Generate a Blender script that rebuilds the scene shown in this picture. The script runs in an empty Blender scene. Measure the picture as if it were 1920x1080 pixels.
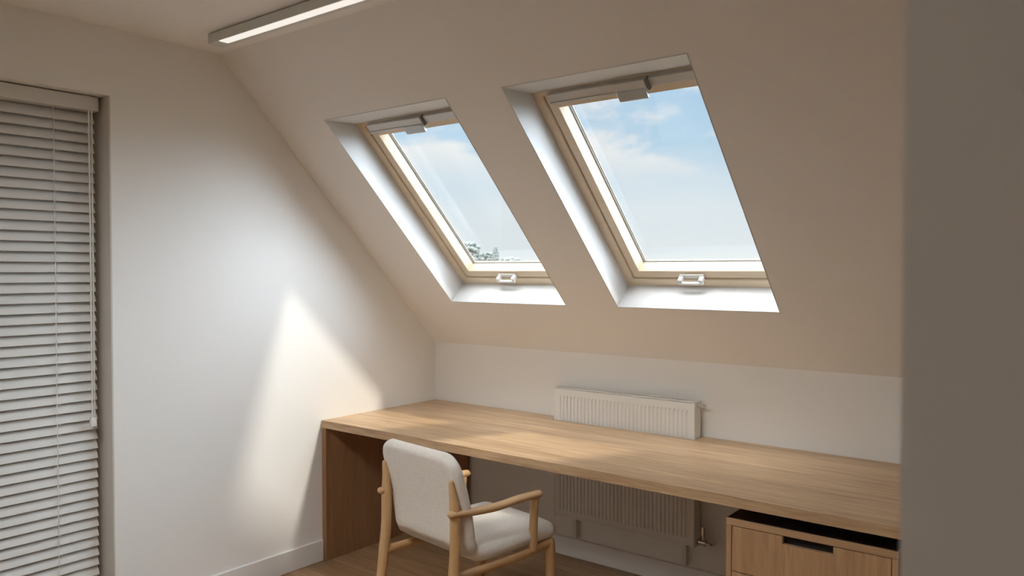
import bpy, bmesh, math, random
from mathutils import Vector, Matrix, noise
random.seed(4)
sc = bpy.context.scene
COL = sc.collection
V = Vector

# ------------------------------------------------------------------ helpers
def link(o, parent=None):
    COL.objects.link(o)
    if parent is not None:
        o.parent = parent
    return o

def obj(name, bm, mat, parent=None, smooth=False, bevel=0, sub=0):
    me = bpy.data.meshes.new(name)
    bmesh.ops.recalc_face_normals(bm, faces=bm.faces[:])
    if smooth:
        for f in bm.faces:
            f.smooth = True
    bm.to_mesh(me); bm.free()
    if mat is not None:
        me.materials.append(mat)
    o = link(bpy.data.objects.new(name, me), parent)
    if bevel:
        m = o.modifiers.new('bevel', 'BEVEL'); m.width = bevel; m.segments = 3
        m.limit_method = 'ANGLE'; m.angle_limit = math.radians(40)
        m.harden_normals = True
        for f in me.polygons:
            f.use_smooth = True
    if sub:
        m = o.modifiers.new('sub', 'SUBSURF'); m.levels = sub; m.render_levels = sub
    return o

def thing(name, label, cat, loc=(0, 0, 0), rotz=0, group=None):
    o = bpy.data.objects.new(name, None)
    o.empty_display_size = .1
    link(o)
    o.location = loc; o.rotation_euler = (0, 0, rotz)
    o['label'] = label; o['category'] = cat
    if group:
        o['group'] = group
    return o

def struct(o):
    o['kind'] = 'structure'
    return o

def box(bm, x0, x1, y0, y1, z0, z1, T=None):
    P = [(x0, y0, z0), (x1, y0, z0), (x1, y1, z0), (x0, y1, z0), (x0, y0, z1), (x1, y0, z1), (x1, y1, z1), (x0, y1, z1)]
    if T is not None:
        P = [T(*p) for p in P]
    vs = [bm.verts.new(p) for p in P]
    for f in ((3, 2, 1, 0), (4, 5, 6, 7), (0, 1, 5, 4), (1, 2, 6, 5), (2, 3, 7, 6), (3, 0, 4, 7)):
        bm.faces.new([vs[i] for i in f])

def boxes(*bs, T=None):
    bm = bmesh.new()
    for b in bs:
        box(bm, *b, T=T)
    return bm

def extrude_poly(bm, pts, a, b, mk):
    """prism: pts (p,q) outline extruded from a to b; mk(p,q,r)->xyz"""
    lo = [bm.verts.new(mk(p, q, a)) for p, q in pts]
    hi = [bm.verts.new(mk(p, q, b)) for p, q in pts]
    bm.faces.new(lo[::-1]); bm.faces.new(hi)
    n = len(pts)
    for i in range(n):
        j = (i + 1) % n
        bm.faces.new((lo[i], lo[j], hi[j], hi[i]))

def catmull(pts, rad, k=8):
    P = [V(p) for p in pts]; out = []; R = []
    n = len(P)
    for i in range(n - 1):
        p0 = P[max(i - 1, 0)]; p1 = P[i]; p2 = P[i + 1]; p3 = P[min(i + 2, n - 1)]
        for s in range(k):
            t = s / k
            out.append(.5 * ((2 * p1) + (p2 - p0) * t + (2 * p0 - 5 * p1 + 4 * p2 - p3) * t * t + (3 * p1 - p0 - 3 * p2 + p3) * t ** 3))
            R.append(rad[i] + (rad[i + 1] - rad[i]) * t)
    out.append(P[-1]); R.append(rad[-1])
    return out, R

def tube(bm, pts, rad, seg=16, flat=(1, 1), up=(0, 0, 1), k=8, round_ends=True):
    """swept rod along smoothed pts; flat scales the (side, up) radii"""
    if not hasattr(rad, '__len__'):
        rad = [rad] * len(pts)
    path, R = catmull(pts, rad, k) if k else ([V(p) for p in pts], list(rad))
    st = []
    def tan(i):
        a = path[max(i - 1, 0)]; b = path[min(i + 1, len(path) - 1)]
        return (b - a).normalized()
    for i, p in enumerate(path):
        st.append((p, tan(i), R[i]))
    if round_ends:
        pre = []; p, t, r = st[0]
        for a in (85, 65, 45, 25):
            a = math.radians(a); pre.append((p - t * r * math.sin(a) * .8, t, r * math.cos(a)))
        post = []; p, t, r = st[-1]
        for a in (25, 45, 65, 85):
            a = math.radians(a); post.append((p + t * r * math.sin(a) * .8, t, r * math.cos(a)))
        st = pre + st + post
    rings = []
    upv = V(up)
    for p, t, r in st:
        s = t.cross(upv)
        if s.length < 1e-3:
            s = t.cross(V((1, 0, 0)))
        s.normalize(); u = s.cross(t).normalized()
        rings.append([bm.verts.new(p + s * (math.cos(2 * math.pi * j / seg) * r * flat[0]) + u * (math.sin(2 * math.pi * j / seg) * r * flat[1])) for j in range(seg)])
    for a, b in zip(rings, rings[1:]):
        for j in range(seg):
            bm.faces.new((a[j], a[(j + 1) % seg], b[(j + 1) % seg], b[j]))
    bm.faces.new(rings[0][::-1]); bm.faces.new(rings[-1])
    return bm

# ------------------------------------------------------------------ materials
def mat(name, col, rough=.6, metal=0, bump=0, bscale=60, var=0, vscale=4, spec=.5, emis=None, estr=0):
    m = bpy.data.materials.new(name); m.use_nodes = True
    nt = m.node_tree; b = nt.nodes['Principled BSDF']
    b.inputs['Base Color'].default_value = (*col, 1)
    b.inputs['Roughness'].default_value = rough
    b.inputs['Metallic'].default_value = metal
    b.inputs['Specular IOR Level'].default_value = spec
    tc = nt.nodes.new('ShaderNodeTexCoord')
    if var:
        n = nt.nodes.new('ShaderNodeTexNoise'); n.inputs['Scale'].default_value = vscale; n.inputs['Detail'].default_value = 5
        nt.links.new(tc.outputs['Object'], n.inputs['Vector'])
        mx = nt.nodes.new('ShaderNodeMix'); mx.data_type = 'RGBA'
        mx.inputs[6].default_value = (*[c * (1 - var) for c in col], 1)
        mx.inputs[7].default_value = (*[min(1, c * (1 + var)) for c in col], 1)
        nt.links.new(n.outputs['Fac'], mx.inputs[0]); nt.links.new(mx.outputs[2], b.inputs['Base Color'])
    if bump:
        n = nt.nodes.new('ShaderNodeTexNoise'); n.inputs['Scale'].default_value = bscale; n.inputs['Detail'].default_value = 4
        nt.links.new(tc.outputs['Object'], n.inputs['Vector'])
        bp = nt.nodes.new('ShaderNodeBump'); bp.inputs['Strength'].default_value = bump; bp.inputs['Distance'].default_value = .002
        nt.links.new(n.outputs['Fac'], bp.inputs['Height']); nt.links.new(bp.outputs['Normal'], b.inputs['Normal'])
    if emis:
        b.inputs['Emission Color'].default_value = (*emis, 1); b.inputs['Emission Strength'].default_value = estr
    return m

def wood(name, dark, light, axis=0, rough=.45, stretch=14, scale=1.0, planks=None, bump=.12):
    """grain runs along axis (0 x, 1 y, 2 z); planks=(across, along) board size with thin joints"""
    m = bpy.data.materials.new(name); m.use_nodes = True
    nt = m.node_tree; N = nt.nodes; Lk = nt.links; b = N['Principled BSDF']
    b.inputs['Roughness'].default_value = rough
    tc = N.new('ShaderNodeTexCoord')
    mp = N.new('ShaderNodeMapping')
    s = [stretch * scale] * 3; s[axis] = 1.1 * scale
    mp.inputs['Scale'].default_value = s
    Lk.new(tc.outputs['Object'], mp.inputs['Vector'])
    src = mp.outputs['Vector']
    br = None
    if planks:
        bm_ = N.new('ShaderNodeMapping')
        if axis == 1:
            bm_.inputs['Rotation'].default_value = (0, 0, math.pi / 2)
        Lk.new(tc.outputs['Object'], bm_.inputs['Vector'])
        br = N.new('ShaderNodeTexBrick')
        br.inputs['Scale'].default_value = 1; br.inputs['Brick Width'].default_value = planks[1]; br.inputs['Row Height'].default_value = planks[0]
        br.inputs['Mortar Size'].default_value = .0012
        br.inputs['Color1'].default_value = (.2, .2, .2, 1); br.inputs['Color2'].default_value = (.8, .8, .8, 1); br.inputs['Mortar'].default_value = (.5, .5, .5, 1)
        br.offset = .37
        Lk.new(bm_.outputs['Vector'], br.inputs['Vector'])
        ad = N.new('ShaderNodeVectorMath'); ad.operation = 'ADD'
        ml = N.new('ShaderNodeVectorMath'); ml.operation = 'SCALE'; ml.inputs['Scale'].default_value = 9
        Lk.new(br.outputs['Color'], ml.inputs[0]); Lk.new(src, ad.inputs[0]); Lk.new(ml.outputs[0], ad.inputs[1])
        src = ad.outputs[0]
    n1 = N.new('ShaderNodeTexNoise'); n1.inputs['Scale'].default_value = 1; n1.inputs['Detail'].default_value = 6; n1.inputs['Roughness'].default_value = .6; n1.inputs['Distortion'].default_value = .6
    n2 = N.new('ShaderNodeTexNoise'); n2.inputs['Scale'].default_value = 6; n2.inputs['Detail'].default_value = 3
    Lk.new(src, n1.inputs['Vector']); Lk.new(src, n2.inputs['Vector'])
    md = N.new('ShaderNodeMath'); md.operation = 'MULTIPLY_ADD'; md.inputs[1].default_value = .35
    Lk.new(n2.outputs['Fac'], md.inputs[0])
    m2 = N.new('ShaderNodeMath'); m2.operation = 'MULTIPLY'; m2.inputs[1].default_value = .65
    Lk.new(n1.outputs['Fac'], m2.inputs[0]); Lk.new(m2.outputs[0], md.inputs[2])
    cr = N.new('ShaderNodeValToRGB')
    cr.color_ramp.elements[0].position = .34; cr.color_ramp.elements[0].color = (*dark, 1)
    cr.color_ramp.elements[1].position = .64; cr.color_ramp.elements[1].color = (*light, 1)
    Lk.new(md.outputs[0], cr.inputs['Fac'])
    out = cr.outputs['Color']
    if planks:
        pv = N.new('ShaderNodeMix'); pv.data_type = 'RGBA'; pv.blend_type = 'MULTIPLY'; pv.inputs[0].default_value = .35
        Lk.new(out, pv.inputs[6]); 
        hs = N.new('ShaderNodeMapRange'); hs.inputs[1].default_value = .2; hs.inputs[2].default_value = .8; hs.inputs[3].default_value = .55; hs.inputs[4].default_value = 1.0
        Lk.new(br.outputs['Color'], hs.inputs[0]); Lk.new(hs.outputs[0], pv.inputs[7])
        dk = N.new('ShaderNodeMix'); dk.data_type = 'RGBA'; dk.inputs[7].default_value = (*[c * .35 for c in dark], 1)
        Lk.new(br.outputs['Fac'], dk.inputs[0]); Lk.new(pv.outputs[2], dk.inputs[6])
        out = dk.outputs[2]
    Lk.new(out, b.inputs['Base Color'])
    bp = N.new('ShaderNodeBump'); bp.inputs['Strength'].default_value = bump; bp.inputs['Distance'].default_value = .001
    Lk.new(md.outputs[0], bp.inputs['Height']); Lk.new(bp.outputs['Normal'], b.inputs['Normal'])
    return m

def fabric(name, col):
    m = mat(name, col, .92, var=.10, vscale=70, spec=.2)
    nt = m.node_tree; N = nt.nodes; b = N['Principled BSDF']
    b.inputs['Sheen Weight'].default_value = .25
    tc = N.new('ShaderNodeTexCoord')
    hs = []
    for s in ((420, 420, 60), (60, 420, 420)):
        mp = N.new('ShaderNodeMapping'); mp.inputs['Scale'].default_value = s
        n = N.new('ShaderNodeTexNoise'); n.inputs['Scale'].default_value = 1; n.inputs['Detail'].default_value = 2
        nt.links.new(tc.outputs['Object'], mp.inputs['Vector']); nt.links.new(mp.outputs['Vector'], n.inputs['Vector']); hs.append(n)
    a = N.new('ShaderNodeMath'); a.operation = 'ADD'
    nt.links.new(hs[0].outputs['Fac'], a.inputs[0]); nt.links.new(hs[1].outputs['Fac'], a.inputs[1])
    bp = N.new('ShaderNodeBump'); bp.inputs['Strength'].default_value = .5; bp.inputs['Distance'].default_value = .002
    nt.links.new(a.outputs[0], bp.inputs['Height']); nt.links.new(bp.outputs['Normal'], b.inputs['Normal'])
    return m

def glass_mat(name):
    m = bpy.data.materials.new(name); m.use_nodes = True
    nt = m.node_tree; N = nt.nodes
    for n in list(N):
        N.remove(n)
    o = N.new('ShaderNodeOutputMaterial'); mx = N.new('ShaderNodeMixShader')
    t = N.new('ShaderNodeBsdfTransparent'); t.inputs['Color'].default_value = (.955, .97, .97, 1)
    g = N.new('ShaderNodeBsdfGlossy'); g.inputs['Roughness'].default_value = .0
    f = N.new('ShaderNodeFresnel'); ge = N.new('ShaderNodeNewGeometry'); ir = N.new('ShaderNodeMapRange')   # same index seen from both faces of the thin pane
    ir.inputs[3].default_value = 1.45; ir.inputs[4].default_value = 1 / 1.45
    nt.links.new(ge.outputs['Backfacing'], ir.inputs[0]); nt.links.new(ir.outputs[0], f.inputs['IOR'])
    nt.links.new(f.outputs[0], mx.inputs[0]); nt.links.new(t.outputs[0], mx.inputs[1]); nt.links.new(g.outputs[0], mx.inputs[2]); nt.links.new(mx.outputs[0], o.inputs[0])
    return m

M = dict(
    wall=mat('wall_paint', (.85, .83, .80), .85, bump=.04, bscale=220, spec=.25),
    slope=mat('ceiling_paint', (.90, .87, .835), .88, bump=.04, bscale=220, spec=.2),
    trim=mat('trim_paint', (.80, .785, .76), .45),
    lining=mat('lining_paint', (.67, .67, .67), .6),
    reveal=mat('recess_shade', (.62, .575, .515), .8),
    desk=wood('oak_desk', (.345, .205, .105), (.62, .43, .255), 0, .36, 15, 1.3),
    desk_side=wood('oak_desk_shaded', (.25, .125, .06), (.37, .205, .105), 2, .45, 14, 1.5),  # darker copy of the desk oak, shade put into the colour
    cab=wood('oak_cabinet', (.36, .20, .10), (.54, .33, .17), 2, .45, 22, 1.6),
    cab_h=wood('oak_cabinet_edge', (.38, .22, .11), (.52, .32, .17), 0, .45, 22, 1.6),
    chair=wood('oak_chair', (.46, .27, .12), (.60, .38, .19), 2, .42, 12, 2.0),
    chair_h=wood('oak_chair_rail', (.46, .27, .12), (.60, .38, .19), 1, .42, 12, 2.0),
    floor=wood('oak_floor', (.29, .165, .085), (.46, .285, .155), 0, .42, 18, 1.2, planks=(.14, 1.4)),
    pine=wood('pine_window', (.74, .60, .43), (.81, .68, .51), 0, .4, 10, 1.0, bump=.03),
    fabric=fabric('oat_fabric', (.76, .70, .63)),
    blind=mat('blind_white', (.70, .68, .645), .5),
    cord=mat('cord_white', (.78, .75, .70), .7),
    rad=mat('radiator_enamel', (.74, .72, .68), .38),
    chrome=mat('chrome', (.72, .70, .68), .18, 1),
    alu=mat('grey_aluminium', (.66, .65, .63), .42, .15),
    flap=mat('flap_grey', (.46, .48, .48), .35, .4),
    grip=mat('grip_white', (.82, .82, .80), .3),
    gasket=mat('gasket_grey', (.16, .16, .16), .6),
    spacer=mat('spacer_pale', (.42, .43, .43), .5),
    lampbody=mat('lamp_body_white', (.70, .70, .655), .5),
    lampgap=mat('lamp_mount_dark', (.12, .10, .08), .7),
    diffuser=mat('lamp_diffuser', (.8, .8, .78), .5, emis=(1, .96, .90), estr=.62),
    dark=mat('cavity_shade', (.015, .012, .01), .8),  # near-black colour stands for the shade inside the drawer unit
    topshade=mat('top_shade', (.03, .024, .02), .5),
    glass=glass_mat('window_glass'),
    outer=mat('roof_outer', (.3, .3, .3), .8),
    leaf=mat('foliage_pale', (.12, .14, .135), .9, var=.3, vscale=1.2),
    conifer=mat('foliage_dark', (.09, .107, .10), .9, var=.3, vscale=1.2),
    bark=mat('bark', (.22, .18, .14), .9),
    grass=mat('lawn', (.10, .11, .08), .95, var=.3, vscale=.05),
)

# ------------------------------------------------------------------ room measures
ZK, ZC, DC = 1.0918, 2.5304, 1.4365
L = math.hypot(DC, ZC - ZK)
U = V((0, -DC / L, (ZC - ZK) / L)); NN = V((0, U.z, -U.y)); O0 = V((0, 0, ZK))
def S(x, s, h):
    return V((x, 0, 0)) + O0 + U * s + NN * h
XR, YB = 4.4, -5.0
REC_Y1, REC_Y0, REC_Z = -1.936, -3.30, 2.2515

# floor, flat ceiling
struct(obj('floor', boxes((-.25, XR + .2, YB - .2, .2, -.12, 0)), M['floor']))
RLX0, RLX1, RLY0, RLY1 = .80, 2.35, -3.72, -2.70
struct(obj('ceiling', boxes((-.25, XR + .2, RLY1, -DC, ZC, ZC + .14), (-.25, XR + .2, YB - .2, RLY0, ZC, ZC + .14), (-.25, RLX0, RLY0, RLY1, ZC, ZC + .14), (RLX1, XR + .2, RLY0, RLY1, ZC, ZC + .14)), M['slope']))

# sloped ceiling slab with the two skylight openings
WIN = [(.375, 1.1465), (1.4345, 2.2075)]
S0, S1, S1o, HD = .368, 1.605, 1.482, .14
SPL = .15      # unseen right-hand reveal, splayed outwards so the sun patches reach further
bm = bmesh.new()
xs = [-.25, WIN[0][0], WIN[0][1], WIN[1][0], WIN[1][1], XR + .2]
xo = [-.25, WIN[0][0], WIN[0][1] + SPL, WIN[1][0], WIN[1][1] + SPL, XR + .2]
def grid(h, ss):
    return [[bm.verts.new(S(x, s, h)) for x in (xo if h else xs)] for s in ss]
gi = grid(0, [-.10, S0, S1, L + .05]); go = grid(HD, [-.10, S0, S1o, L + .12])
for g in (gi, go):
    for r in range(3):
        for c in range(5):
            if r == 1 and c in (1, 3):
                continue
            bm.faces.new((g[r][c], g[r][c + 1], g[r + 1][c + 1], g[r + 1][c]))
for c in (1, 3):
    lp = [(1, c), (1, c + 1), (2, c + 1), (2, c)]
    for i in range(4):
        (a, b), (d, e) = lp[i], lp[(i + 1) % 4]
        bm.faces.new((gi[a][b], gi[d][e], go[d][e], go[a][b]))
per = [(0, c) for c in range(6)] + [(r, 5) for r in (1, 2, 3)] + [(3, c) for c in (4, 3, 2, 1, 0)] + [(2, 0), (1, 0)]
for i in range(len(per)):
    (a, b), (d, e) = per[i], per[(i + 1) % len(per)]
    bm.faces.new((gi[a][b], gi[d][e], go[d][e], go[a][b]))
struct(obj('ceiling_slope', bm, M['slope']))

# white linings of the skylight reveals (thin boards on the opening faces)
def lining(n, x0, x1):
    t = .004
    bm = bmesh.new()
    def quad4(a, b, c, d, nrm):
        lo = [bm.verts.new(p) for p in (a, b, c, d)]
        hi = [bm.verts.new(p + nrm * t) for p in (a, b, c, d)]
        bm.faces.new(lo); bm.faces.new(hi[::-1])
        for i in range(4):
            bm.faces.new((lo[i], lo[(i + 1) % 4], hi[(i + 1) % 4], hi[i]))
    e = .0005
    quad4(S(x0, S0, e), S(x0, S1, e), S(x0, S1o, HD), S(x0, S0, HD), V((1, 0, 0)))
    quad4(S(x1, S0, e), S(x1, S1, e), S(x1 + SPL, S1o, HD), S(x1 + SPL, S0, HD), V((-.7, 0, 0)) - NN * .7)
    quad4(S(x0, S0, e), S(x1, S0, e), S(x1 + SPL, S0, HD), S(x0, S0, HD), U)
    d = (S(0, S1o, HD) - S(0, S1, 0)).normalized()
    nrm = d.cross(V((1, 0, 0))).normalized()
    if nrm.dot(U) > 0:
        nrm = -nrm
    quad4(S(x0, S1, e), S(x1, S1, e), S(x1 + SPL, S1o, HD), S(x0, S1o, HD), nrm)
    return struct(obj('trim_%d' % n, bm, M['lining']))
for i, w in enumerate(WIN):
    lining(i + 1, *w)

# walls
struct(obj('wall_back', boxes((-.25, XR + .2, 0, .2, -.05, ZK)), M['wall']))
bm = boxes((-.22, 0, REC_Y1, .2, -.05, 2.75), (-.22, 0, YB - .2, REC_Y0, -.05, 2.75), (-.22, 0, REC_Y0, REC_Y1, REC_Z, 2.75))
# cut the gable to the roof line so that nothing stands proud of the slope
res = bmesh.ops.bisect_plane(bm, geom=bm.verts[:] + bm.edges[:] + bm.faces[:], plane_co=S(0, 0, .06), plane_no=NN, clear_outer=True)
struct(obj('wall_left', bm, M['wall']))
bm = boxes((XR, XR + .2, YB - .2, .2, -.05, 2.75))
bmesh.ops.bisect_plane(bm, geom=bm.verts[:] + bm.edges[:] + bm.faces[:], plane_co=S(0, 0, .06), plane_no=NN, clear_outer=True)
struct(obj('wall_right', bm, M['wall']))
struct(obj('wall_front', boxes((-.25, XR + .2, YB - .2, YB, -.05, 2.6)), M['wall']))
# made-up rooflight in the flat ceiling behind the viewer, added as fill light
fw = bmesh.new()
for b in ((RLX0, RLX0 + .06, RLY0, RLY1), (RLX1 - .06, RLX1, RLY0, RLY1), (RLX0 + .06, RLX1 - .06, RLY0, RLY0 + .06), (RLX0 + .06, RLX1 - .06, RLY1 - .06, RLY1)):
    box(fw, *b, ZC + .05, ZC + .16)
fwo = struct(obj('window_3', fw, M['pine'], bevel=.004))
obj('pane', boxes((RLX0 + .058, RLX1 - .058, RLY0 + .058, RLY1 - .058, ZC + .10, ZC + .106)), M['glass'], fwo)
struct(obj('wall_partition', boxes((3.2310, XR, -2.95, -2.83, 0, ZC)), M['wall']))

# thin sheet on the left recess jamb, its shade put into the darker colour
struct(obj('trim_3', boxes((-.149, -.0005, REC_Y1 - .006, REC_Y1 - .0005, 0, REC_Z - .0005)), M['reveal']))
# baseboards
def baseboard(name, bm):
    return struct(obj(name, bm, M['trim'], bevel=.004))
baseboard('baseboard_left', boxes((0, .016, REC_Y1 + .001, -.864, 0, .111)))
baseboard('baseboard_back', boxes((.292, 2.20, -.016, 0, 0, .102), (2.80, XR, -.016, 0, 0, .102)))
baseboard('baseboard_right', boxes((XR - .016, XR, -2.82, -.9, 0, .105)))

# unseen door behind the blind; solid panels added to stop light leaking in
d = bmesh.new()
for b in ((-.21, -.15, REC_Y0, REC_Y0 + .07, 0, REC_Z), (-.21, -.15, REC_Y1 - .07, REC_Y1, 0, REC_Z),
          (-.21, -.15, REC_Y0 + .07, REC_Y1 - .07, REC_Z - .08, REC_Z), (-.21, -.15, REC_Y0 + .07, REC_Y1 - .07, 0, .10),
          (-.21, -.15, -2.655, -2.585, .10, REC_Z - .08)):
    box(d, *b)
door = struct(obj('door_1', d, M['trim'], bevel=.004))
obj('light_stop_panel', boxes((-.184, -.178, REC_Y0 + .068, -2.653, .098, REC_Z - .078)), M['trim'], door)
obj('light_stop_panel', boxes((-.184, -.178, -2.587, REC_Y1 - .068, .098, REC_Z - .078)), M['trim'], door)

# ------------------------------------------------------------------ skylights
def ring(bm, x0, x1, s0, s1, wl, wr, wb, wt, h0, h1, bead=0, hb=0):
    """mitred rectangular ring; bead adds a sloped inner lip down to depth hb"""
    def loop(l, r, b, t, h):
        return [bm.verts.new(S(x, s, h)) for x, s in ((x0 + l, s0 + b), (x1 - r, s0 + b), (x1 - r, s1 - t), (x0 + l, s1 - t))]
    A = loop(0, 0, 0, 0, h0); B = loop(wl, wr, wb, wt, h0)
    loops = [A, B]
    if bead:
        loops.append(loop(wl + bead, wr + bead, wb + bead, wt + bead, hb))
        loops.append(loop(wl + bead, wr + bead, wb + bead, wt + bead, h1))
    else:
        loops.append(loop(wl, wr, wb, wt, h1))
    loops.append(loop(0, 0, 0, 0, h1)); loops.append(A)
    for p, q in zip(loops, loops[1:]):
        for i in range(4):
            j = (i + 1) % 4
            bm.faces.new((p[i], p[j], q[j], q[i]))
    return bm

def skylight(n, x0, x1, flap_c):
    s0, s1 = S0 - .003, S1o + .001
    x1 = x1 + SPL
    fr = struct(obj('window_%d' % n, ring(bmesh.new(), x0 - .03, x1 + .03, s0 - .03, s1 + .03, .077, .077, .080, .060, .1405, .26), M['pine'], bevel=.004))
    sx0, sx1, ss0, ss1 = x0 + .050, x1 - .050, s0 + .053, s1 - .033
    sash = obj('sash', ring(bmesh.new(), sx0, sx1, ss0, ss1, .040, .040, .043, .062, .149, .212, .013, .200), M['pine'], fr, bevel=.003)
    g0x, g1x, g0s, g1s = sx0 + .053, sx1 - .053, ss0 + .056, ss1 - .075
    obj('gasket', ring(bmesh.new(), g0x - .001, g1x + .001, g0s - .001, g1s + .001, .0035, .0035, .003, .003, .198, .203), M['gasket'], sash)
    obj('spacer', ring(bmesh.new(), g0x + .002, g1x - .002, g0s + .001, g1s - .001, .006, .006, .0015, .0015, .207, .211), M['spacer'], sash)
    obj('pane', boxes((g0x - .004, g1x + .004, g0s - .004, g1s + .004, .202, .206), T=S), M['glass'], sash)
    # ventilation bar along the top of the sash with its grey flap
    bx0, bx1 = x0 + .088, x1 - .088
    bar = obj('ventilation_bar', boxes((bx0, bx1, 1.434, 1.470, .118, .150), T=S), M['alu'], sash, bevel=.003)
    obj('bar_lip', boxes((bx0 - .001, x0 + flap_c + .07, 1.424, 1.4345, .114, .150), T=S), M['lampbody'], bar, bevel=.002)
    obj('latch_cover', boxes((x0 + flap_c - .066, x0 + flap_c + .066, 1.434, 1.4725, .108, .119), T=S), M['alu'], bar, bevel=.003)
    obj('latch_end', boxes((x0 + flap_c + .070, x0 + flap_c + .078, 1.428, 1.474, .106, .130), T=S), M['gasket'], bar, bevel=.002)
    bmf = bmesh.new()
    pr = [(1.440, .104), (1.440, .112), (1.4335, .118), (1.400, .120), (1.394, .116), (1.394, .107), (1.400, .102)]
    extrude_poly(bmf, pr, x0 + flap_c - .060, x0 + flap_c + .060, lambda p, q, r: S(r, p, q))
    obj('flap', bmf, M['flap'], bar, bevel=.004)
    # grip on the bottom rail
    c = x0 + .352
    gp = bmesh.new()
    gs = s0 + .053
    box(gp, c - .060, c + .060, gs + .004, gs + .028, .140, .1492, T=S)
    for e in (-1, 1):
        box(gp, c + e * .050 - .010, c + e * .050 + .010, gs - .002, gs + .022, .112, .142, T=S)
    box(gp, c - .060, c + .060, gs - .006, gs + .006, .108, .122, T=S)
    obj('grip', gp, M['grip'], sash, bevel=.004)
    return fr
skylight(1, *WIN[0], .385)
skylight(2, *WIN[1], .455)

# ------------------------------------------------------------------ ceiling light
t = thing('ceiling_light', 'long slim white ceiling light with a glowing strip above the sloping wall', 'ceiling light', (1.35, -1.61, ZC))
def rel(x0, x1, y0, y1, z0, z1, o):
    return (x0 - o[0], x1 - o[0], y0 - o[1], y1 - o[1], z0 - o[2], z1 - o[2])
LO = (1.35, -1.61, ZC)
obj('mounting_plate', boxes(rel(.262, 2.738, -1.632, -1.582, ZC - .006, ZC, LO)), M['lampgap'], t)
hb = boxes(rel(.252, 2.75, -1.644, -1.572, ZC - .045, ZC - .005, LO))
obj('housing', hb, M['lampbody'], t, bevel=.002)
obj('diffuser', boxes(rel(.335, 2.68, -1.643, -1.600, ZC - .0475, ZC - .043, LO)), M['diffuser'], t, bevel=.001)

# ------------------------------------------------------------------ venetian blind
BX = -.088
blind = thing('venetian_blind', 'white venetian blind hanging in the tall recess of the left wall', 'blind', (BX, -2.62, REC_Z))
BO = (BX, -2.62, REC_Z)
by0, by1 = -3.28, -1.959
obj('headrail', boxes(rel(BX - .02, -.052, by0, by1, 2.188, 2.246, BO)), M['blind'], blind, bevel=.003)
obj('mounting_bracket', boxes(rel(BX - .015, -.058, -2.02, -1.99, 2.245, REC_Z, BO)), M['alu'], blind)
obj('mounting_bracket', boxes(rel(BX - .015, -.058, -3.22, -3.19, 2.245, REC_Z, BO)), M['alu'], blind)
# one curved slat, shared
def slat_mesh():
    bm = bmesh.new()
    w, th = .050, .0028
    prof = []
    for i in range(9):
        a = -1 + 2 * i / 8
        prof.append((a * w / 2, .0035 * (1 - a * a)))
    pts = prof + [(p, q - th) for p, q in prof[::-1]]
    ang = math.radians(57)
    # local: p across (room side positive), tilted so that the room edge is down
    def mk(p, q, r):
        return V((p * math.cos(ang) + q * math.sin(ang), r, -p * math.sin(ang) + q * math.cos(ang)))
    extrude_poly(bm, pts, by0 + .012 + 2.62, -1.968 + 2.62, mk)
    return bm
PITCH = .0412
zs = []
z = 2.160
while z > .075:
    zs.append(z); z -= PITCH
s0_ = obj('slat', slat_mesh(), M['blind'], blind)
for f in s0_.data.polygons:
    f.use_smooth = True
s0_.data.set_sharp_from_angle(angle=math.radians(50))
for i, z in enumerate(zs):
    o = s0_ if i == 0 else s0_.copy()
    if i:
        COL.objects.link(o); o.parent = blind
    o.location = (0, 0, z - REC_Z)
    o.rotation_euler = (0, math.radians(random.uniform(-1.5, 1.5)), 0)
obj('bottom_rail', boxes(rel(BX - .024, BX + .024, by0 + .012, -1.979, .030, .046, BO)), M['blind'], blind, bevel=.004)
for yl in (-2.128, -2.62, -3.12):
    bm = bmesh.new()
    for dx, r in ((.0175, .0019), (-.0175, .0016)):
        tube(bm, [(dx, yl + 2.62, 2.188 - REC_Z), (dx, yl + 2.62, .04 - REC_Z)], r, 6, k=0, round_ends=False)
    for z in zs:
        tube(bm, [(.0195, yl + .012 + 2.62, z - .026 - REC_Z), (.0195, yl + .002 + 2.62, z - .016 - REC_Z), (-.016, yl + 2.62, z + .020 - REC_Z)], .0011, 6, k=0, round_ends=False)
    obj('ladder_cord', bm, M['cord'], blind)
bm = bmesh.new(); tube(bm, [(.046, -2.004 + 2.62, 2.19 - REC_Z), (.046, -2.004 + 2.62, .915 - REC_Z)], .0032, 10, k=0)
obj('tilt_wand', bm, M['cord'], blind, smooth=True)
bm = bmesh.new(); tube(bm, [(.046, -1.992 + 2.62, 2.19 - REC_Z), (.048, -1.996 + 2.62, .912 - REC_Z)], .0022, 8, k=0)
lc = obj('lift_cord', bm, M['cord'], blind, smooth=True)
obj('tassel', boxes((.037, .055, -2.013 + 2.62, -1.988 + 2.62, .878 - REC_Z, .917 - REC_Z)), M['cord'], lc, bevel=.005)

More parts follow.
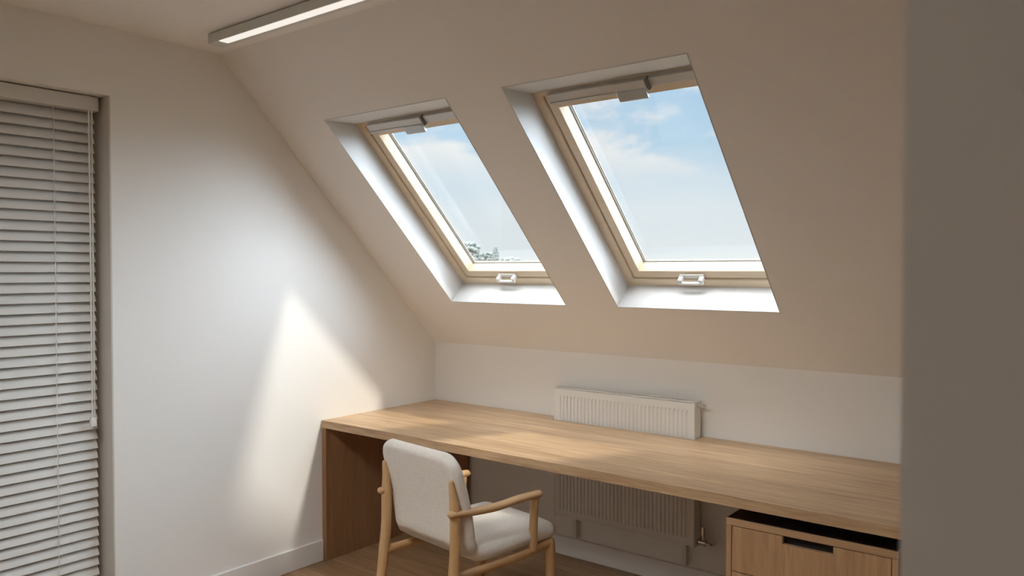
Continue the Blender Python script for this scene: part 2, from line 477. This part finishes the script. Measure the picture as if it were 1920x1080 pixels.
# ------------------------------------------------------------------ radiator
RX0, RX1, RZ0, RZ1, RYF = .945, 1.747, .226, .913, -.084
RO = ((RX0 + RX1) / 2, 0, RZ0)
rad = thing('radiator', 'white fluted panel radiator on the low wall behind the desk', 'radiator', RO)
bm = bmesh.new()
nfl = 34; fx0, fx1 = RX0 + .032, RX1 - .030
prof = [(RX0 + .004, 0)]
for i in range(nfl):
    a = fx0 + (fx1 - fx0) * i / nfl; p = (fx1 - fx0) / nfl
    prof += [(a, 0), (a + p * .30, .0), (a + p * .42, .0042), (a + p * .68, .0042), (a + p * .80, 0)]
prof += [(fx1, 0), (RX1 - .004, 0)]
rows = [(RZ0 + .006, 0), (RZ0 + .040, 0), (RZ0 + .052, 1), (RZ1 - .052, 1), (RZ1 - .040, 0), (RZ1 - .004, 0)]
G = [[bm.verts.new((x - RO[0], RYF + g * k, z - RO[2])) for x, g in prof] for z, k in rows]
for a, b in zip(G, G[1:]):
    for i in range(len(prof) - 1):
        bm.faces.new((a[i], a[i + 1], b[i + 1], b[i]))
# back skin
Gb = [[bm.verts.new((x - RO[0], RYF + .016, z - RO[2])) for x in (prof[0][0], prof[-1][0])] for z in (rows[0][0], rows[-1][0])]
bm.faces.new((Gb[0][0], Gb[1][0], Gb[1][1], Gb[0][1]))
bm.faces.new(G[0][::-1] + [Gb[0][0], Gb[0][1]][0:2])
bm.faces.new(G[-1] + [Gb[1][1], Gb[1][0]])
bm.faces.new([r[0] for r in G] + [Gb[1][0], Gb[0][0]])
bm.faces.new([r[-1] for r in G][::-1] + [Gb[0][1], Gb[1][1]])
obj('panel', bm, M['rad'], rad)
obj('end_cover', boxes(rel(RX1 - .006, RX1, RYF - .001, -.018, RZ0, RZ1, RO)), M['rad'], rad, bevel=.0025)
obj('end_cover', boxes(rel(RX0, RX0 + .006, RYF - .001, -.018, RZ0, RZ1, RO)), M['rad'], rad, bevel=.0025)
bm = bmesh.new()
box(bm, *rel(RX0 + .006, RX1 - .006, RYF, RYF + .014, RZ1 - .006, RZ1, RO)); box(bm, *rel(RX0 + .006, RX1 - .006, -.032, -.018, RZ1 - .006, RZ1, RO))
n = 46
for i in range(n):
    a = RX0 + .010 + (RX1 - RX0 - .03) * i / (n - 1)
    box(bm, *rel(a, a + .006, RYF + .014, -.032, RZ1 - .005, RZ1 - .001, RO))
obj('top_grille', bm, M['rad'], rad)
obj('back_panel', boxes(rel(RX0 + .02, RX1 - .02, -.036, -.022, RZ0 + .01, RZ1 - .02, RO)), M['rad'], rad)
for xx in (1.030, 1.66):
    obj('bracket', boxes(rel(xx, xx + .022, -.034, 0, .112, RZ0 + .10, RO)), M['rad'], rad)
def xtube(bm, x0, x1, y, z, r, seg=16):
    tube(bm, [(x0 - RO[0], y, z - RO[2]), (x1 - RO[0], y, z - RO[2])], r, seg, k=0, round_ends=False)
bm = bmesh.new(); xtube(bm, RX1 - .001, RX1 + .016, -.052, .892, .011); xtube(bm, RX1 + .016, RX1 + .030, -.052, .892, .0075); xtube(bm, RX1 + .029, RX1 + .040, -.052, .892, .011, 6)
obj('vent_plug', bm, M['chrome'], rad, bevel=.001)
bm = bmesh.new(); xtube(bm, RX1 - .001, RX1 + .014, -.052, .252, .012); xtube(bm, RX1 + .014, RX1 + .046, -.052, .252, .015)
tube(bm, [(RX1 + .030 - RO[0], -.052, .262 - RO[2]), (RX1 + .030 - RO[0], -.052, .292 - RO[2])], .009, 14, k=0, round_ends=False)
tube(bm, [(RX1 + .030 - RO[0], -.052, .290 - RO[2]), (RX1 + .030 - RO[0], -.052, .325 - RO[2])], [.013, .011], 14, k=0, round_ends=False)
obj('valve', bm, M['chrome'], rad, bevel=.001)
bm = bmesh.new()
tube(bm, [(RX1 + .045 - RO[0], -.052, .250 - RO[2]), (RX1 + .058 - RO[0], -.050, .248 - RO[2]), (RX1 + .072 - RO[0], -.030, .246 - RO[2]), (RX1 + .074 - RO[0], -.002, .246 - RO[2])], .008, 12, round_ends=False)
obj('pipe', bm, M['chrome'], rad, smooth=True)

# ------------------------------------------------------------------ desk
DO = (0, -.862, 0)
desk = thing('desk', 'long light oak desk built along the low wall under the skylights', 'desk', DO)
DX1 = XR - .002
bm = bmesh.new()
outline = [(.001, 0), (DX1, 0), (DX1, .860), (1.752, .860), (1.752, .772), (.940, .772), (.940, .860), (.001, .860)]
extrude_poly(bm, outline, .700, .740, lambda p, q, r: V((p, q, r)))
obj('desktop', bm, M['desk'], desk, bevel=.002)
obj('side_panel', boxes((.001, .034, .001, .845, 0, .6995)), M['desk_side'], desk, bevel=.002)
obj('side_panel', boxes((DX1 - .034, DX1, .001, .84, 0, .6995)), M['desk_side'], desk, bevel=.002)
obj('back_panel', boxes((.0345, .290, .825, .844, 0, .6995)), M['desk_side'], desk, bevel=.002)

# ------------------------------------------------------------------ drawer pedestal
PX0, PX1, PYF, PZ = 2.207, 2.776, -.80, .641
PO = ((PX0 + PX1) / 2, -.52, 0)
ped = thing('drawer_pedestal', 'oak drawer unit with cut-out finger pulls standing under the desk', 'drawer unit', PO)
PYB = -.24
bm = bmesh.new()
for b in ((PX0, PX0 + .019, PYF, PYB, 0, PZ - .0255), (PX1 - .019, PX1, PYF, PYB, 0, PZ - .0255),
          (PX0 + .019, PX1 - .019, PYB - .012, PYB, 0, PZ - .0255), (PX0 + .019, PX1 - .019, PYF, PYB - .012, 0, .04)):
    box(bm, *rel(*b, PO))
obj('carcass', bm, M['cab'], ped, bevel=.0012)
obj('top_panel', boxes(rel(PX0, PX1, PYF, PYB, PZ - .025, PZ, PO)), M['cab_h'], ped, bevel=.0012)
obj('shade_sheet', boxes(rel(PX0 + .004, PX1 - .004, PYF + .004, PYB, PZ, PZ + .0015, PO)), M['topshade'], ped)  # black sheet painting the shade that lies on the unit's top
dz = [(.4525, .6135), (.2495, .4495), (.0445, .2465)]
for k, (z0, z1) in enumerate(dz):
    x0, x1 = PX0 + .0215, PX1 - .0215
    bm = bmesh.new()
    cx0, cx1, ch = 2.409, 2.577, .027
    pts = [(x0, z0), (x1, z0), (x1, z1), (cx1, z1), (cx1, z1 - ch), (cx0, z1 - ch), (cx0, z1), (x0, z1)]
    extrude_poly(bm, pts, PYF + .001, PYF + .019, lambda p, q, r: V((p - PO[0], r - PO[1], q - PO[2])))
    dr = obj('drawer', bm, M['cab'], ped, bevel=.001)
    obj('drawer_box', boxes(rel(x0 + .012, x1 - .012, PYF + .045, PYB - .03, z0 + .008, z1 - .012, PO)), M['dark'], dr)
obj('cavity_shade_sheet', boxes(rel(PX0 + .0192, PX1 - .0192, PYF + .030, PYF + .034, .041, PZ - .0258, PO)), M['dark'], ped)  # sheet added to paint the shade behind finger pulls and gaps

# ------------------------------------------------------------------ chair
ch = thing('armchair', 'oak desk chair with arms and oatmeal upholstered seat and back', 'chair', (1.2125, -1.37, 0), math.radians(-8))
HW = .212
def upholstery():
    """L shaped pad: centre line (y,z) with thickness; returns stations"""
    ctl = [(.560, .466), (.40, .468), (.24, .464), (.165, .465), (.112, .476), (.086, .510), (.074, .57), (.058, .65), (.030, .75), (-.006, .862)]
    pth, _ = catmull([(0, a, b) for a, b in ctl], [0] * len(ctl), 14)
    ds = [0]
    for a, b in zip(pth, pth[1:]):
        ds.append(ds[-1] + (b - a).length)
    return pth, ds
pth, ds = upholstery(); Lt = ds[-1]
isplit = min(range(len(pth)), key=lambda i: abs(pth[i].z - .490) + (0 if pth[i].y < .12 else 9))
def resample(n0, n1, ends):
    """dense near the free end"""
    return None
def pad(i0, i1, free, T0, T1, crown, W, rc):
    """loft between path indices; free end is i0 (seat) or i1 (back)"""
    bm = bmesh.new()
    dl = ds[i1] - ds[i0]
    # stations measured from the free end
    stn = [0, .0008, .003, .007, .012, .018, .026, .036, .048, .062, .08, .10]
    x = .13
    while x < dl - .02:
        stn.append(x); x += .025
    stn.append(dl)
    rings = []
    for d_ in stn:
        l = ds[i0] + d_ if free == 0 else ds[i1] - d_
        j = 0
        while j < len(ds) - 2 and ds[j + 1] < l:
            j += 1
        f = (l - ds[j]) / (ds[j + 1] - ds[j]); p = pth[j].lerp(pth[j + 1], f)
        tg = (pth[min(j + 2, len(pth) - 1)] - pth[max(j - 1, 0)]).normalized()
        nr = V((0, -tg.z, tg.y)).normalized()      # points up / forward (sitting side)
        if nr.z < -.01 or (abs(nr.z) < .35 and nr.y < 0):
            nr = -nr
        w = W
        if d_ < rc:
            w = W - rc + math.sqrt(max(0, rc * rc - (rc - d_) ** 2))
        k = min(1, d_ / dl)
        T = T0 + (T1 - T0) * k
        rt = T * .5
        if d_ < rt:
            T = max(.002, T * math.sqrt(max(0, 1 - (1 - d_ / rt) ** 2)))
        ring_ = []
        r = T / 2
        nside = 8; ntop = 14
        pts = []
        for i in range(ntop + 1):
            a = -1 + 2 * i / ntop; pts.append((a * (w - r), r, a))
        for i in range(1, nside):
            an = math.pi / 2 - math.pi * i / nside; pts.append((w - r + r * math.cos(an), r * math.sin(an), 1))
        for i in range(ntop + 1):
            a = 1 - 2 * i / ntop; pts.append((a * (w - r), -r, a))
        for i in range(1, nside):
            an = -math.pi / 2 - math.pi * i / nside; pts.append((-(w - r) + r * math.cos(an), r * math.sin(an), -1))
        for a, c, q in pts:
            cr = crown * (1 - q * q) * min(1, d_ / .06) if c > 0 else 0
            wrap = .10 * a * a if free == 1 else 0
            ring_.append(bm.verts.new(V((a, 0, 0)) + p + nr * (c + cr) + V((0, wrap * min(1, (dl - d_) / .15), 0))))
        rings.append(ring_)
    n = len(rings[0])
    for a, b in zip(rings, rings[1:]):
        for i in range(n):
            bm.faces.new((a[i], a[(i + 1) % n], b[(i + 1) % n], b[i]))
    bm.faces.new(rings[0]); bm.faces.new(rings[-1][::-1])
    return bm
obj('seat', pad(0, isplit, 0, .066, .060, .014, .226, .05), M['fabric'], ch, smooth=True)
obj('backrest', pad(isplit, len(pth) - 1, 1, .050, .060, .0, .232, .085), M['fabric'], ch, smooth=True)
for e in (-1, 1):
    x = e * HW
    bm = bmesh.new()
    tube(bm, [(x * .985, .000, .762), (x * .99, .008, .71), (x * 1.01, .012, .645), (x * 1.02, .012, .52), (x * 1.03, .004, .42), (x * 1.05, -.02, .22), (x * 1.09, -.058, .008)],
         [.010, .016, .021, .021, .0225, .019, .014], 18, flat=(1, .95), up=(0, 1, 0))
    obj('rear_leg', bm, M['chair'], ch, smooth=True)
    bm = bmesh.new()
    tube(bm, [(x * .99, .515, .425), (x * .995, .519, .36), (x, .515, .18), (x * 1.01, .505, .008)], [.0215, .021, .018, .014], 18, up=(0, 1, 0))
    obj('front_leg', bm, M['chair'], ch, smooth=True)
    bm = bmesh.new()
    tube(bm, [(x, .004, .408), (x, .16, .408), (x, .36, .410), (x * .995, .47, .418), (x * .99, .515, .420)], [.018, .017, .017, .018, .018], 16, flat=(.85, 1.02))
    obj('side_rail', bm, M['chair_h'], ch, smooth=True)
    bm = bmesh.new()
    tube(bm, [(x * 1.04, .408, .422), (x * 1.04, .408, .46), (x * 1.04, .413, .56), (x * 1.04, .420, .626)], [.017, .0185, .0165, .0165], 16, up=(0, 1, 0))
    obj('arm_post', bm, M['chair'], ch, smooth=True)
    bm = bmesh.new()
    tube(bm, [(x * 1.04, -.010, .648), (x * 1.05, .08, .640), (x * 1.06, .20, .634), (x * 1.05, .33, .638), (x * 1.04, .440, .637)], [.016, .0175, .019, .019, .0175], 16, flat=(1.12, .82))
    obj('armrest', bm, M['chair_h'], ch, smooth=True)
bm = bmesh.new(); tube(bm, [(-HW, .515, .412), (0, .521, .408), (HW, .515, .412)], .016, 14, flat=(.8, 1.2)); obj('front_rail', bm, M['chair'], ch, smooth=True)

# ------------------------------------------------------------------ outside
bm = bmesh.new(); bmesh.ops.create_circle(bm, cap_ends=True, segments=64, radius=260, matrix=Matrix.Translation((0, 60, -6)))
struct(obj('ground', bm, M['grass']))
def tree(name, label, x, y, top, crown_r, crown_h, mat_, seed, conifer=False, group=None):
    base = -6.0
    t = thing(name, label, 'tree', (x, y, base), 0, group)
    rnd = random.Random(seed)
    H = top - base
    bm = bmesh.new()
    tube(bm, [(0, 0, 0), (.1, 0, H * .4), (0, .1, H * .85)], [.32, .22, .06], 10)
    obj('trunk', bm, M['bark'], t, smooth=True)
    bm = bmesh.new()
    n = 460
    for i in range(n):
        if conifer:
            f = rnd.random() ** .8; r = crown_r * (1 - f) * math.sqrt(rnd.random()) + .05
            z = H - crown_h * (1 - f)
        else:
            f = rnd.uniform(-1, 1); r = crown_r * math.sqrt(max(0, 1 - f * f)) * rnd.random() ** .4
            z = H - crown_h * .5 + f * crown_h * .5
            r *= 1 + .35 * noise.noise(V((f * 2, i * .1, seed)))
        a = rnd.uniform(0, 2 * math.pi)
        sz = rnd.uniform(.10, .24) * (crown_r / 2) ** .5
        mtx = Matrix.Translation((r * math.cos(a), r * math.sin(a), z)) @ Matrix.Rotation(rnd.uniform(0, 3), 4, 'Z') @ Matrix.Diagonal((sz * 1.3, sz, sz * .8, 1))
        bmesh.ops.create_icosphere(bm, subdivisions=1, radius=1, matrix=mtx)
    obj('crown', bm, mat_, t)
    return t
def outpos(u, dist):
    yaw = .6671; a = yaw - math.atan((u - 960) / 1479.26)
    return 3.3442 - math.sin(a) * dist, -3.4886 + math.cos(a) * dist
def zpix(u, v, dist):
    dd = dist * math.cos(math.atan((u - 960) / 1479.26))
    return 1.5276 + dd * ((540 - v) / 1479.26 - .0224)
for name, label, u, v, dist, r, h, m_, sd, con in (
    ('leafy_tree', 'hazy tree at the bottom left corner of the smaller skylight pane', 880, 455, 70, 1.5, 5.0, 'leaf', 1, False),
    ('leafy_tree', 'hazy rounded tree seen low in the smaller skylight, left of the thin pointed one', 912, 474, 120, 2.4, 5.0, 'conifer', 2, False),
    ('conifer_tree', 'thin pointed hazy tree seen low through the smaller skylight', 929, 464, 90, 1.3, 6.5, 'conifer', 3, True),
    ('leafy_tree', 'lowest hazy bush-like tree, right of the pointed one in the smaller skylight', 958, 483, 150, 3.6, 4.5, 'leaf', 4, False)):
    x, y = outpos(u, dist)
    tree(name, label, x, y, zpix(u, v, dist), r, h, M[m_], sd, con)

# ------------------------------------------------------------------ sun, sky
SUNV = V((.375, .17, .555)).normalized()      # towards the sun
sl = bpy.data.lights.new('sun', 'SUN'); sl.energy = 2.7; sl.angle = math.radians(5.5); sl.color = (1, .93, .82)
so = link(bpy.data.objects.new('sun', sl)); so.rotation_euler = (-SUNV).to_track_quat('-Z', 'Y').to_euler(); so.location = (8, 4, 12)

w = bpy.data.worlds.new('sky'); sc.world = w; w.use_nodes = True
nt = w.node_tree; N = nt.nodes; Lk = nt.links
bg = N['Background']
tc = N.new('ShaderNodeTexCoord'); sep = N.new('ShaderNodeSeparateXYZ')
Lk.new(tc.outputs['Generated'], sep.inputs[0])
cr = N.new('ShaderNodeValToRGB'); e = cr.color_ramp.elements
e[0].position = 0; e[0].color = (.93, .97, .99, 1)
e[1].position = .30; e[1].color = (.44, .66, .90, 1)
x = e.new(.08); x.color = (.84, .93, .99, 1)
x = e.new(.16); x.color = (.56, .77, .95, 1)
Lk.new(sep.outputs['Z'], cr.inputs['Fac'])
# clouds
SKYLOC = (5.2, 3.3, .5)
mp = N.new('ShaderNodeMapping'); mp.inputs['Scale'].default_value = (4.6, 4.6, 13); mp.inputs['Location'].default_value = SKYLOC
Lk.new(tc.outputs['Generated'], mp.inputs['Vector'])
nz = N.new('ShaderNodeTexNoise'); nz.inputs['Scale'].default_value = 1; nz.inputs['Detail'].default_value = 7; nz.inputs['Roughness'].default_value = .55; nz.inputs['Distortion'].default_value = .3
Lk.new(mp.outputs['Vector'], nz.inputs['Vector'])
c2 = N.new('ShaderNodeMapRange'); c2.interpolation_type = 'SMOOTHSTEP'
c2.inputs[1].default_value = .40; c2.inputs[2].default_value = .53; c2.inputs[3].default_value = 0; c2.inputs[4].default_value = .92
Lk.new(nz.outputs['Fac'], c2.inputs[0])
c3 = N.new('ShaderNodeMapRange'); c3.interpolation_type = 'SMOOTHSTEP'; c3.inputs[1].default_value = .09; c3.inputs[2].default_value = .16
Lk.new(sep.outputs['Z'], c3.inputs[0])
cm = N.new('ShaderNodeMath'); cm.operation = 'MULTIPLY'; Lk.new(c2.outputs[0], cm.inputs[0]); Lk.new(c3.outputs[0], cm.inputs[1])
mx = N.new('ShaderNodeMix'); mx.data_type = 'RGBA'; mx.inputs[7].default_value = (1.02, 1.01, 1.0, 1)
Lk.new(cm.outputs[0], mx.inputs[0]); Lk.new(cr.outputs['Color'], mx.inputs[6])
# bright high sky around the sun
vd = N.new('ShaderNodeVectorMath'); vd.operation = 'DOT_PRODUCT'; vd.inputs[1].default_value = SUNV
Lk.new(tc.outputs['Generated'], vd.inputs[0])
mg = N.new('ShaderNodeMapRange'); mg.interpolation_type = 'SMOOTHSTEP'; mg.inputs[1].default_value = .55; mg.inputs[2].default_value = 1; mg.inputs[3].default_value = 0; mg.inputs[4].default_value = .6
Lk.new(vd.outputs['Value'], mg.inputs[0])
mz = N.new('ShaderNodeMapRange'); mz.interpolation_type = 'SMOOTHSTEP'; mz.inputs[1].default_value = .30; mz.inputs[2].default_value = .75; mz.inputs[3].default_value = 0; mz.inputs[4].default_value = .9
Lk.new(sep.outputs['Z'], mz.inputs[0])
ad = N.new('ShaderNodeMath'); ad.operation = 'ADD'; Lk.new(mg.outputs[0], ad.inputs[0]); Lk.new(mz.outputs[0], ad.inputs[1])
def sky_fill(dirv, lo, k):  # returns its strength
    """made-up bright patch of unseen sky around dirv, added as fill light"""
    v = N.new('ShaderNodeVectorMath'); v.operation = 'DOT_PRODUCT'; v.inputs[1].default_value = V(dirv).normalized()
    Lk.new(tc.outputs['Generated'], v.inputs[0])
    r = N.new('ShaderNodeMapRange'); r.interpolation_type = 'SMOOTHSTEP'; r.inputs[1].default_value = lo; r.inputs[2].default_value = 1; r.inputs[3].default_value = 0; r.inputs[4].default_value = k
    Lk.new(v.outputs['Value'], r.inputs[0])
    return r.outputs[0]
side = sky_fill((.77, .56, .30), .86, 12.5)  # unseen sky lobe added to light the left wall
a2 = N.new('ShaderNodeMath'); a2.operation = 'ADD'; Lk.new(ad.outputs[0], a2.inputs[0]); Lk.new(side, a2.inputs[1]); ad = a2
rear = sky_fill((0, -.72, .69), .50, 15.5)  # unseen sky behind the viewer, brightened to feed the added rooflight
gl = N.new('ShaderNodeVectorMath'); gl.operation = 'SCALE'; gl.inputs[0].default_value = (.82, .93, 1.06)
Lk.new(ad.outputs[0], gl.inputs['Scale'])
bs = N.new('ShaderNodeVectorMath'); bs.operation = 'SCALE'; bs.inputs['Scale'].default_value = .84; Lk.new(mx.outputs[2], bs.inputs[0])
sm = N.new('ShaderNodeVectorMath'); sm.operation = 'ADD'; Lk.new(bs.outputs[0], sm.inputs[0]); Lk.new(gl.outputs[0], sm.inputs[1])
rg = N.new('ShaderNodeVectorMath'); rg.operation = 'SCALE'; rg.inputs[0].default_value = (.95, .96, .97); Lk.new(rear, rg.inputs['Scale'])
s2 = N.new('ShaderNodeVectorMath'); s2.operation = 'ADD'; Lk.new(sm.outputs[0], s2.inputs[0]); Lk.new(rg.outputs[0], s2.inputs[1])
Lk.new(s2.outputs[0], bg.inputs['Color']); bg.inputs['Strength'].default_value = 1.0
w.cycles.sampling_method = 'MANUAL'; w.cycles.sample_map_resolution = 1024

# ------------------------------------------------------------------ camera
cd = bpy.data.cameras.new('camera'); cd.sensor_width = 36; cd.lens = 1479.26 / 1920 * 36
co = link(bpy.data.objects.new('camera', cd)); co.location = (3.3442, -3.4886, 1.5276)
co.rotation_euler = (math.pi / 2 - .0224, 0, .6671)
cd.dof.use_dof = True; cd.dof.focus_distance = 3.4; cd.dof.aperture_fstop = 4.8
cd.clip_start = .05; cd.clip_end = 1000
sc.camera = co

sc.view_settings.view_transform = 'Standard'; sc.view_settings.look = 'None'; sc.view_settings.gamma = 1
sc.view_settings.use_curve_mapping = False; sc.view_settings.exposure = 0.2
sc.cycles.max_bounces = 14; sc.cycles.diffuse_bounces = 8; sc.cycles.transparent_max_bounces = 16
sc.cycles.use_denoising = True
sc.cycles.sample_clamp_indirect = 8
